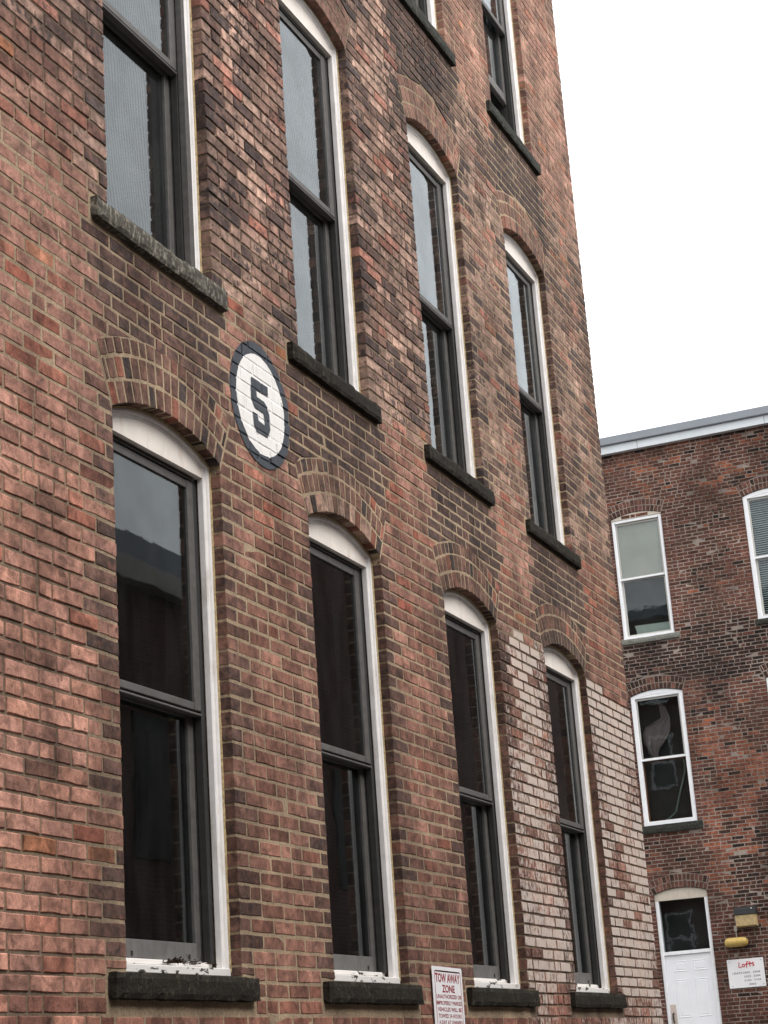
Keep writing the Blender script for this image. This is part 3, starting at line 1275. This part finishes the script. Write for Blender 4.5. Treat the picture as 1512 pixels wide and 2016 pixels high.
so = MB(sign_T)
rbox(so, 0, .436, -.0145, -.0125, -.60, 0, .012)
so.box(.10, .14, -.0124, .004, -.10, -.06)
so.box(.30, .34, -.0124, .004, -.10, -.06)
so.box(.10, .14, -.0124, .004, -.54, -.50)
so.box(.30, .34, -.0124, .004, -.54, -.50)
tow = so.build('parking_sign', M_SIGNW)
tag(tow, 'white tow away zone sign with red lettering on the brick pier', 'sign')
m = MB(sign_T)
frame_strip(m, .030, .412, -.575, -.020, .006, -.0149, .016)
m.box(.046, .396, -.0149, -.0147, -.0275, -.020)
m.build('red_border', M_RED, tow)
for s, a0, a1, b0, b1, bold in (('TOW AWAY', .040, .398, -.082, -.034, .030), ('ZONE', .128, .312, -.133, -.093, .030),
                                ('UNAUTHORIZED OR', .042, .404, -.164, -.143, .020), ('IMPROPERLY PARKED', .040, .406, -.197, -.176, .020),
                                ('VEHICLES WILL BE', .048, .396, -.230, -.209, .020), ('TOWED 24 HOURS', .056, .388, -.263, -.242, .020),
                                ("A DAY AT OWNERS", .056, .396, -.296, -.275, .020)):
    put_text('lettering', s, a0, a1, b0, b1, -.0151, sign_T, M_RED, tow, bold)

# ------------------------------------------------------------------ dead leaves on the first sill
m = MB()
RD = random.Random(3)
zs0 = ROWS[0][0]
for i in range(150):
    a = RD.gauss(0, .5)
    b = abs(RD.gauss(0, .5))
    x = 4.21+.050*a
    y = .085+.018*RD.gauss(0, 1)
    z = zs0+.052+.020*b*max(0, 1-abs(a)*.6)
    s = RD.uniform(.004, .011)
    d1 = Vector((RD.gauss(0, 1), RD.gauss(0, 1), RD.gauss(0, .6))).normalized()*s
    d2 = Vector((RD.gauss(0, 1), RD.gauss(0, 1), RD.gauss(0, .6))).normalized()*s*.6
    p = Vector((x, y, z))
    m.add([tuple(p-d1), tuple(p+d2), tuple(p+d1+Vector((0, 0, .001))), tuple(p-d2)], [(0, 1, 2, 3)])
for i in range(16):
    p = Vector((4.33+RD.uniform(-.14, .15), .07+RD.uniform(-.01, .05), zs0+.052+RD.uniform(0, .010)))
    d = Vector((RD.uniform(-1, 1), RD.uniform(-.6, .6), RD.uniform(-.08, .16))).normalized()*RD.uniform(.03, .07)
    t = Vector((0, .0, .0016))
    q = Vector((0, .0016, 0))
    m.add([tuple(p-t), tuple(p+t), tuple(p+d+t), tuple(p+d-t), tuple(p+q), tuple(p+d+q)], [(0, 3, 2, 1), (1, 2, 5, 4), (4, 5, 3, 0)])
tag(m.build('leaf_debris', M_DEBRIS), 'small dark clump of dead leaves and twigs on a peeling white window sill', 'debris')

# ================================================================== BACK BUILDING
BWIN = [(0, 0, -4.628, -3.688, 6.70, 8.945), (0, 1, -4.628, -3.672, 3.372, 5.655), (1, 0, -2.196, -1.256, 6.70, 8.945), (1, 1, -2.196, -1.256, 3.372, 5.655),
        (2, 0, .236, 1.176, 6.70, 8.945), (2, 1, .236, 1.176, 3.372, 5.655)]
BDOOR = (9, 9, -4.592, -3.660, -.90, 2.19)
BALL = BWIN+[BDOOR]
BRISE = .085
BRINGS = (0, .115, .235)
BU0, BU1, BZ1 = -7.2, 2.6, 10.20
BC = .0645
BB, BBI = thing('brick_building', 'dark red brick building with white framed windows, white door and pale roof edge', 'building', (BX, 3.0, GROUND))
bwall = mortar_sheet(BU0, BU1, GROUND, BZ1, BALL, BRISE, back_T, 'wall', M_MORT2, BB, BBI, .0024)
R2 = random.Random(21)
BRD = (.115, .045, .031)
BBRN = (.076, .038, .027)
BBLK = (.014, .011, .010)
BORG = (.26, .085, .042)
BPNK = (.15, .065, .050)


def back_color(u, z, edge, R):
    n1 = nz(u, z, .9, 50)
    n2 = nz(u*.7, z, 2.1, 61)
    n3 = nz(u*.5, z, 5.0, 71)
    t = R.random()
    n1 = n1+.5*nz(u, z, 1.8, 95)
    c = mixc(BRD, BBRN, min(1, max(0, .45+.8*n2+R.uniform(-.3, .3))))
    if z > 9.1 and n2+.4*n3 > -.05 and t < .45:
        c = mixc(BORG, BRD, .25+.5*R.random())
    dk = max(.06, .55*n1+.05)
    # sooty belt under the upper sills
    if 5.75 < z < 6.75:
        dk = .75+.5*n1
    if 4.9 < z <= 5.75:
        dk = .45+.8*n1
    # orange newer bricks
    og = math.exp(-((u+3.05)/.55)**2-((z-3.1)/1.3)**2)+.8*math.exp(-((u+2.9)/.5)**2-((z-4.6)/.6)**2)
    if n1+.9*og > .34 and t < .85 and og > .10:
        c = mixc(BORG, BPNK, .2+.5*R.random())
        dk *= .3
    if -3.2 < u < -1.8 and 1.4 < z < 3.4:
        dk = max(dk, .5+.9*n1)
    if t > .97:
        c = mixc(BPNK, BORG, R.random())
    if R.random() < dk:
        c = mixc(BBLK, c, .35*R.random())
    if edge:
        c = mixc(c, BRD, .5)
    k = R.gauss(1, .14)
    return tuple(max(.008, q*k) for q in c), (.12+.25*R.random()+.2*max(0, n2), 0, .25*R.random())


bb = lay_wall(BALL, BU0, BU1, GROUND, BZ1, BC, .2080, BRINGS, (.055, .095), BRISE, R2, split=.16)
ranked = []
for k, (cn, n, edge) in enumerate(bb):
    u = sum(p[0] for p in cn)/4
    z = sum(p[1] for p in cn)/4
    px, py, q = pix((BX, -u, z))
    # hidden behind the front building's corner?
    vis = 1325 < px < 1500 and 20 < py < 1996
    ranked.append(((cn[1][0]-cn[0][0])/q**2 if vis else 0, k))
ranked.sort(reverse=True)
single = set(k for s, k in ranked[:298])
field = MB(back_T)
for k, (cn, n, edge) in enumerate(bb):
    u = sum(p[0] for p in cn)/4
    z = sum(p[1] for p in cn)/4
    col, mx = back_color(u, z, edge, R2)
    vs, fs = brick_geo(cn, R2.uniform(-.002, .002), .10 if edge else .022, R2, rich=False, jit=1.6)
    if k in single:
        b = MB(back_T)
        b.add(vs, fs, col, mx)
        b.build('brick', MB_, bwall, center=True)
    else:
        field.add(vs, fs, col, mx)
fo = field.build('brick_field', MB_, bwall)
fo['kind'] = 'stuff'


def back_arch_color(u, z, q, R):
    c = mixc(BBRN, BPNK, R.random()*.8)
    if R.random() < (.55 if 5 < z < 6.2 else .15):
        c = mixc(BBLK, BBRN, .4)
    k = R.gauss(1, .14)
    return tuple(p*k for p in c), (.2, 0, .2)


for (cc, rr, L, R, zs, spr) in BALL:
    make_arch(L, R, spr, BRISE, BRINGS, back_T, BB, BBI, M_MORT2, back_arch_color, cc in (0, 9) or (cc == 1 and rr == 0), R2, pitch=.072, depth0=.10, rich=False)


def back_window(cc, rr, L, R, zs, spr):
    rail = zs+1.11 if rr == 0 else zs+1.145
    W = MB(back_T)
    flat = (cc, rr) == (0, 0)
    path, inw = opening_path(L+.003, R-.003, zs+.045, spr-.025 if flat else spr, .004 if flat else BRISE-.002, 12)
    fwid = .055 if (cc, rr) == (0, 0) else .078
    sweep(W, [(0, .12), (0, .022), (.006, .016), (fwid-.006, .016), (fwid, .024), (fwid, .13)], path, inw)
    W.box(L+.003, R-.003, .014, .14, zs, zs+.047+(.02 if rr else 0))
    win = W.build('window', M_BWHITE, BB, BBI)
    zt = spr+.012-(.035 if flat else 0)
    P = MB(back_T)
    cx, cz, r, ha = arch_geo(L+fwid-.01, R-fwid+.01, spr-.01, BRISE-.012)
    vs, fs = [], []
    for i in range(13):
        a = -ha+2*ha*i/12
        x = cx+r*math.sin(a)
        vs += [(x, .020, zt-.05), (x, .020, cz+r*math.cos(a))]
    for i in range(12):
        fs.append((2*i, 2*i+2, 2*i+3, 2*i+1))
    P.add(vs, fs)
    P.box(L+fwid, R-fwid, .0205, .10, zt-.055, zt-.05)
    if flat:
        P = MB(back_T)
        cx, cz, r, ha = arch_geo(L+.001, R-.001, spr, BRISE-.001)
        vs, fs = [], []
        for i in range(13):
            a = -ha+2*ha*i/12
            x = cx+r*math.sin(a)
            vs += [(x, .010, spr-.022), (x, .010, cz+r*math.cos(a))]
        for i in range(12):
            fs.append((2*i, 2*i+2, 2*i+3, 2*i+1))
        P.add(vs, fs)
        inf = P.build('head_infill', M_BEIGE, win)
        for (p, q) in ((L+.20, L+.36), (L+.375, L+.46), (L+.475, L+.70)):
            b = MB(back_T)
            v, f = brick_geo(((p, spr-.008), (q, spr-.008), (q, spr+.050), (p, spr+.050)), .006, .03, R2, rich=False)
            b.add(v, f, BRD, (.2, 0, .3))
            b.build('brick', MB_, inf, center=True)
        P = MB(back_T)
        P.box(L+fwid, R-fwid, .0205, .10, zt-.055, zt-.02)
    P.build('head_panel', M_BWHITE if (cc, rr) != (0, 0) else M_BEIGE, win)
    a, b = L+fwid, R-fwid
    U = MB(back_T)
    sash_frame(U, a+.001, b-.001, rail+.018, zt-.056, .05, .08, .030, .035, .012)
    U.build('upper_sash', M_BSASH, win)
    Rl = MB(back_T)
    Rl.box(a+.001, b-.001, .040, .085, rail-.014, rail+.017)
    Rl.build('meeting_rail', M_BWHITE, win)
    S = MB(back_T)
    sash_frame(S, a+.002, b-.002, zs+.049+(.02 if rr else 0), rail-.016, .09, .12, .038 if rr == 0 else .022, .02, .04 if rr == 0 else .012)
    S.build('lower_sash', M_BSASH if rr == 0 else M_BBROWN, win)
    for (z0, z1, w, e) in ((rail+.028, zt-.088, .064, .028), (zs+.085, rail-.034, .104, .034)):
        G = MB(back_T)
        G.box(a+e, b-e, w, w+.003, z0, z1)
        G.build('pane', M_GLASS2, win)
    S = MB(back_T)
    rough_block(S, L-.05, R+.09, -.05, .115, zs-(.105 if rr == 0 else .142), zs-.003, R2, .003, 12, 2)
    S.build('stone_sill', M_GREYSTONE if (cc, rr) == (0, 0) else M_DARKSTONE, win)
    return win, a, b, rail, zt


for w_ in BWIN:
    win, a, b, rail, zt = back_window(*w_)
    cc, rr, L, R, zs, spr = w_
    if cc == 0 and rr == 0:
        S = MB(back_T)
        n = 10
        for i in range(n):
            t0, t1 = i/n, (i+1)/n
            x0, x1 = lin(a+.03, b-.03, t0), lin(a+.03, b-.03, t1)
            w0, w1 = .080+.003*math.sin(i*1.3), .080+.003*math.sin((i+1)*1.3)
            S.add([(x0, w0, rail+.02), (x1, w1, rail+.02), (x1, w1, zt-.07), (x0, w0, zt-.07),
                   (x0, w0+.002, rail+.02), (x1, w1+.002, rail+.02), (x1, w1+.002, zt-.07), (x0, w0+.002, zt-.07)],
                  [(0, 1, 2, 3), (7, 6, 5, 4), (0, 4, 5, 1), (3, 2, 6, 7)])
        S.box(a+.03, b-.03, .0785, .0865, rail+.012, rail+.022)
        S.build('roller_shade', M_SHADE, win)
    if cc == 1 and rr == 0:
        for (z0, z1, w) in ((rail+.04, zt-.07, .095), (zs+.07, rail-.03, .135)):
            z = z0
            while z < z1:
                S = MB(back_T)
                S.add([(a+.02, w, z), (b-.02, w, z), (b-.02, w+.030, z+.022), (a+.02, w+.030, z+.022),
                       (a+.02, w, z-.002), (b-.02, w, z-.002), (b-.02, w+.030, z+.020), (a+.02, w+.030, z+.020)],
                      [(0, 1, 2, 3), (7, 6, 5, 4), (4, 5, 1, 0), (3, 2, 6, 7)])
                S.build('blind_slat', M_BLIND, win)
                z += .040

# things standing behind the panes of the back building
m = MB(back_T)
z0 = BWIN[0][4]
m.add([(-4.40, .17, z0+.09), (-3.80, .15, z0+.09), (-3.80, .16, z0+.25), (-4.44, .18, z0+.27),
       (-4.40, .178, z0+.09), (-3.80, .158, z0+.09), (-3.80, .168, z0+.25), (-4.44, .188, z0+.27)],
      [(0, 1, 2, 3), (7, 6, 5, 4), (0, 4, 5, 1), (1, 5, 6, 2), (2, 6, 7, 3), (3, 7, 4, 0)])
tag(m.build('card', M_CARD), 'pale card propped inside the window above the grey stone sill', 'card')


def tube(m, pts, rad, seg=8):
    vs, fs = [], []
    n = len(pts)
    for i, p in enumerate(pts):
        p = Vector(p)
        d = (Vector(pts[min(i+1, n-1)])-Vector(pts[max(i-1, 0)])).normalized()
        s = d.cross(Vector((.31, .9, .2))).normalized()
        t = d.cross(s)
        r = rad[i] if isinstance(rad, (list, tuple)) else rad
        for k in range(seg):
            a = 2*math.pi*k/seg
            vs.append(tuple(p+s*math.cos(a)*r+t*math.sin(a)*r))
    for i in range(n-1):
        for k in range(seg):
            q = (k+1) % seg
            fs.append((i*seg+k, i*seg+q, (i+1)*seg+q, (i+1)*seg+k))
    fs.append(tuple(range(seg-1, -1, -1)))
    fs.append(tuple((n-1)*seg+k for k in range(seg)))
    m.add(vs, fs)


m = MB(back_T)
tube(m, [(-3.86, .30, 4.49), (-3.85, .30, 4.38), (-3.87, .30, 4.25), (-3.93, .30, 4.08), (-4.00, .31, 3.90), (-4.06, .31, 3.72), (-4.10, .31, 3.60), (-4.20, .32, 3.52), (-4.36, .33, 3.44), (-4.42, .34, 3.40)], .018)
tag(m.build('bent_pole', M_POLE), 'thin pale green bent pole behind the lower pane of the window above the door', 'pole')
m = MB(back_T)
prof = [(5.55, -4.20, -4.16), (5.45, -4.17, -4.06), (5.25, -4.16, -4.00), (5.12, -4.46, -4.00), (5.0, -4.52, -4.02), (4.85, -4.52, -4.12), (4.72, -4.46, -4.24), (4.6, -4.40, -4.28), (4.48, -4.34, -4.27)]
vs, fs = [], []
n = 10
for (z, l, r) in prof:
    for i in range(n+1):
        x = lin(l, r, i/n)
        vs.append((x, .20+.012*math.sin(i*2.1+z*3), z))
for i in range(len(prof)-1):
    for k in range(n):
        fs.append((i*(n+1)+k+n+1, i*(n+1)+k+n+2, i*(n+1)+k+1, i*(n+1)+k))
m.add(vs, fs)
m.add([(p[0], p[1]+.006, p[2]) for p in vs], [tuple(reversed(f)) for f in fs])
tag(m.build('hanging_cloth', M_CLOTH), 'faded pinkish cloth hanging behind the upper pane of the window above the door', 'cloth')

# ------------------------------------------------------------------ door of the back building
cc, rr, L, R, zs, spr = BDOOR
W = MB(back_T)
path, inw = opening_path(L+.003, R-.003, zs, spr, BRISE-.002, 12)
sweep(W, [(0, .14), (0, .035), (.005, .030), (.058, .030), (.062, .036), (.062, .15)], path, inw)
W.box(L+.062, R-.062, .034, .14, 1.165, 1.222)
door_frame = W.build('door_frame', M_BWHITE, BB, BBI)
P = MB(back_T)
cx, cz, r, ha = arch_geo(L+.003, R-.003, spr, BRISE-.003)
vs, fs = [], []
for i in range(13):
    a = -ha+2*ha*i/12
    x = cx+r*math.sin(a)
    vs += [(x, .027, 2.085), (x, .027, cz+r*math.cos(a))]
for i in range(12):
    fs.append((2*i, 2*i+2, 2*i+3, 2*i+1))
P.add(vs, fs)
P.box(L+.004, R-.004, .0275, .12, 2.078, 2.085)
P.build('arch_infill', M_BEIGE, door_frame)
G = MB(back_T)
G.box(L+.062, R-.062, .075, .079, 1.222, 2.079)
G.build('transom_pane', M_GLASS2, door_frame)
D = MB(back_T)
D.box(L+.066, R-.066, .060, .10, zs+.01, 1.160)
door = D.build('door', M_DOOR, BB, BBI, bevel=.003)
for (y0, y1, z0, z1) in ((-4.385, -4.165, .885, 1.060), (-4.045, -3.825, .885, 1.060), (-4.385, -4.165, .13, .755), (-4.045, -3.825, .13, .755), (-4.385, -4.165, -.72, -.02), (-4.045, -3.825, -.72, -.02)):
    D = MB(back_T)
    # raised field inside a sunken moulding
    q = [(y0, y1, z0, z1, .0595), (y0+.008, y1-.008, z0+.008, z1-.008, .0530), (y0+.020, y1-.020, z0+.020, z1-.020, .0590), (y0+.042, y1-.042, z0+.042, z1-.042, .0545)]
    vs, fs = [], []
    for (p0, p1, c0, c1, w) in q:
        vs += [(p0, w, c0), (p1, w, c0), (p1, w, c1), (p0, w, c1)]
    for i in range(3):
        for k in range(4):
            fs.append((i*4+k, i*4+(k+1) % 4, (i+1)*4+(k+1) % 4, (i+1)*4+k))
    fs.append((12, 13, 14, 15))
    D.add(vs, fs)
    D.build('panel', M_DOOR, door)
D = MB(back_T)
rbox(D, -4.522, -4.425, .0565, .0597, .02, .355, .006)
D.build('lock_plate', M_METAL, door)
D = MB(back_T)
tube(D, [(-4.478, .055, .21), (-4.478, .018, .205), (-4.478, .012, .15), (-4.478, .016, .07), (-4.478, .055, .06)], .014)
D.build('handle', M_TRACK, door)

# roof edge
S = MB(back_T)
S.box(BU0-.1, BU1+.1, -.11, .10, 10.19, 10.345)
fas = S.build('fascia', M_LIGHTBAND, BB, BBI, bevel=.006)
S = MB(back_T)
for u in (-6.1, -3.95, -1.6, .8):
    S.box(u-.004, u+.004, -.113, -.111, 10.20, 10.335)
S.build('fascia_joint', M_GREYM, fas)
S = MB(back_T)
S.box(BU0-.12, BU1+.12, -.17, .30, 10.346, 10.50)
S.build('roof_edge', M_GREYM, BB, BBI, bevel=.012)
S = MB(back_T)
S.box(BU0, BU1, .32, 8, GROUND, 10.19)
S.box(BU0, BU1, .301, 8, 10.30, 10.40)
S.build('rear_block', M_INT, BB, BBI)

# steps up to the door
m = MB()
n = 7
for i in range(n):
    m.box(BX-1.3-.28*(i), BX-.02 if i == 0 else BX-1.3-.28*(i-1), 3.2, 5.1, GROUND, -.905-i*(1.195/n))
tag(m.build('entrance_steps', M_CONC, bevel=.01), 'grey concrete steps rising to the white door', 'steps')

# ------------------------------------------------------------------ lamp, yellow fixture and lofts sign on the back wall
# wall lamp
LPo = thing('wall_lamp', 'dark boxy wall lamp with yellowed lens above the yellow tube', 'lamp', (BX, 3.02, 1.5))
lp, lpi = LPo
m = MB(back_T)
u0, u1 = -3.205, -2.832
prof = [(-.02, 1.845), (-.115, 1.838), (-.175, 1.800), (-.190, 1.705), (-.020, 1.705)]
vs = [(u0, w, z) for w, z in prof]+[(u1, w, z) for w, z in prof]
n = len(prof)
m.add(vs, [tuple(range(n)), tuple(range(2*n-1, n-1, -1))]+[(i, i+n, (i+1) % n+n, (i+1) % n) for i in range(n)])
m.box(u0+.01, u1-.01, -.020, .004, 1.49, 1.83)
hs = m.build('housing', M_BLACKM, lp, lpi, bevel=.008)
m = MB(back_T)
vs = [(u0+.012, w, z) for w, z in [(-.175, 1.703), (-.160, 1.52), (-.020, 1.50), (-.020, 1.703)]]
vs += [(u1-.012, w, z) for w, z in [(-.175, 1.703), (-.160, 1.52), (-.020, 1.50), (-.020, 1.703)]]
m.add(vs, [(0, 1, 2, 3), (7, 6, 5, 4), (0, 4, 5, 1), (1, 5, 6, 2), (2, 6, 7, 3), (3, 7, 4, 0)])
m.build('lens', M_LENS, lp, lpi, bevel=.01)
m = MB(back_T)
tube(m, [(-2.90, -.178, 1.80), (-2.90, -.190, 1.80)], .010)
m.build('screw', M_BWHITE, lp, lpi)

yl, yli = thing('tube_fixture', 'yellow rounded tube fixture under the dark wall lamp', 'fixture', (BX, 3.24, 1.19))
m = MB(back_T)
seg = 14
st = [(-3.432, .030), (-3.425, .052), (-3.400, .070), (-3.36, .078), (-3.25, .079), (-3.12, .078), (-3.080, .070), (-3.052, .050), (-3.044, .028)]
vs, fs = [], []
for (u, r) in st:
    for k in range(seg):
        a = 2*math.pi*k/seg
        vs.append((u, -.085+r*math.cos(a), 1.272+r*math.sin(a)))
for i in range(len(st)-1):
    for k in range(seg):
        q = (k+1) % seg
        fs.append((i*seg+k, i*seg+q, (i+1)*seg+q, (i+1)*seg+k))
fs += [tuple(range(seg-1, -1, -1)), tuple((len(st)-1)*seg+k for k in range(seg))]
m.add(vs, fs)
m.build('tube', M_YELLOW, yl, yli, smooth=True)
m = MB(back_T)
m.box(-3.30, -3.18, -.012, .004, 1.22, 1.33)
m.build('mount', M_GREYM, yl, yli)
m = MB(back_T)
tube(m, [(-3.236, -.02, 1.34), (-3.236, -.02, 1.46), (-3.23, -.02, 1.52), (-3.20, -.02, 1.58)], .011, 6)
m.box(-3.262, -3.212, -.035, .004, 1.455, 1.545)
m.build('conduit', M_CORN, yl, yli)

m = MB(back_T)
rbox(m, -3.456, -2.842, -.016, -.008, .532, .998, .006)
m.box(-3.40, -2.90, -.0079, .004, .60, .64)
m.box(-3.40, -2.90, -.0079, .004, .90, .94)
lofts = tag(m.build('unit_sign', M_SIGNW), 'white sign reading Lofts with unit numbers beside the white door', 'sign')
m = MB(back_T)


def stroke(m, pts, rad=.0075):
    tube(m, [(p[0], -.0175, p[1]) for p in pts], rad, 5)


def circ(cx, cz, rx, rz, a0, a1, n=9):
    return [(cx+rx*math.cos(math.radians(lin(a0, a1, i/n))), cz+rz*math.sin(math.radians(lin(a0, a1, i/n)))) for i in range(n+1)]


stroke(m, [(-3.250, .945), (-3.256, .905), (-3.262, .872), (-3.250, .862), (-3.215, .866)])
stroke(m, circ(-3.183, .889, .021, .023, 90, 450))
stroke(m, [(-3.092, .938), (-3.106, .950), (-3.122, .940), (-3.128, .905), (-3.134, .850)])
stroke(m, [(-3.150, .907), (-3.102, .911)])
stroke(m, [(-3.068, .946), (-3.074, .875), (-3.064, .866)])
stroke(m, [(-3.098, .914), (-3.040, .918)])
stroke(m, circ(-3.016, .917, .013, .013, 40, 250, 6)+circ(-3.018, .891, .014, .014, 80, -140, 6))
m.build('lettering', M_MARK, lofts)
for s, a, b, c0, c1 in (('UNITS', -3.382, -3.218, .755, .786), ('3302', -3.205, -3.085, .755, .788), ('3304', -3.036, -2.916, .758, .790),
                        ('3203', -3.196, -3.080, .693, .723), ('3204', -3.034, -2.918, .695, .725), ('3103', -3.196, -3.080, .630, .660), ('3104', -3.032, -2.916, .632, .662),
                        ('3003', -3.122, -3.005, .566, .596)):
    put_text('lettering', s, a, b, c0, c1, -.0168, back_T, M_INK, lofts, .012)
for (u, z) in ((-3.415, .960), (-2.885, .962), (-3.40, .565), (-2.88, .572)):
    m = MB(back_T)
    tube(m, [(u, -.0155, z), (u, -.0195, z)], .008, 7)
    m.build('screw', M_GREYM, lofts)

# ================================================================== buildings behind the camera, seen in the panes
ob, obi = thing('brick_building', 'low brick building across the alley mirrored in the first window', 'building', (2.0, -9.5, GROUND))
OY = -9.4
OT = 7.4
m = MB()
m.box(25.5, 48.0, OY-1.5, OY-.1, OT-.75, OT+2.2)
m.build('upper_storey', M_OPP, ob, obi)
m = MB()
m.box(-11.0, 48.0, OY-8, OY, GROUND, OT-.75)
m.build('wall', M_OPP, ob, obi)
m = MB()
m.box(-11.2, 25.4, OY-8.1, OY+.22, OT-.75, OT-.42)
m.build('cornice', M_CORN, ob, obi, bevel=.02)
m = MB()
m.box(-11.1, 25.3, OY-8.05, OY+.12, OT-.419, OT)
m.build('roof', M_GREYM, ob, obi)
for i in range(24):
    for z in (-.6, 2.7):
        x = -9.6+2.3*i
        m = MB()
        m.box(x, x+1.0, OY+.002, OY+.05, z, z+2.1)
        wo_ = m.build('window', M_TRACK, ob, obi)
        m = MB()
        m.box(x+.08, x+.92, OY+.052, OY+.056, z+.08, z+1.02)
        m.box(x+.08, x+.92, OY+.052, OY+.056, z+1.10, z+2.02)
        m.build('pane', M_TRACK, wo_)

eb, ebi = thing('brick_building', 'unseen tall brick mill added to darken pane reflections, at the alley end opposite the white door', 'building', (-15.0, 0.0, GROUND))
m = MB()
m.box(-22, -14.5, -9.0, 27.0, GROUND, 17.5)  # unseen mill, added and sized to keep the far panes' reflections dark
m.build('wall', M_OPP, eb, ebi)
m = MB()
m.box(-22.2, -14.3, -9.2, 27.2, 17.5, 17.9)
m.build('roof', M_GREYM, eb, ebi)
for i in range(14):
    for k in range(5):
        y, z = -8.0+2.5*i, -.6+3.6*k
        m = MB()
        m.box(-14.498, -14.45, y, y+1.1, z, z+2.2)
        wo_ = m.build('window', M_BWHITE, eb, ebi)
        m = MB()
        m.box(-14.449, -14.446, y+.08, y+1.02, z+.08, z+1.06)
        m.box(-14.449, -14.446, y+.08, y+1.02, z+1.14, z+2.12)
        m.build('pane', M_TRACK, wo_)
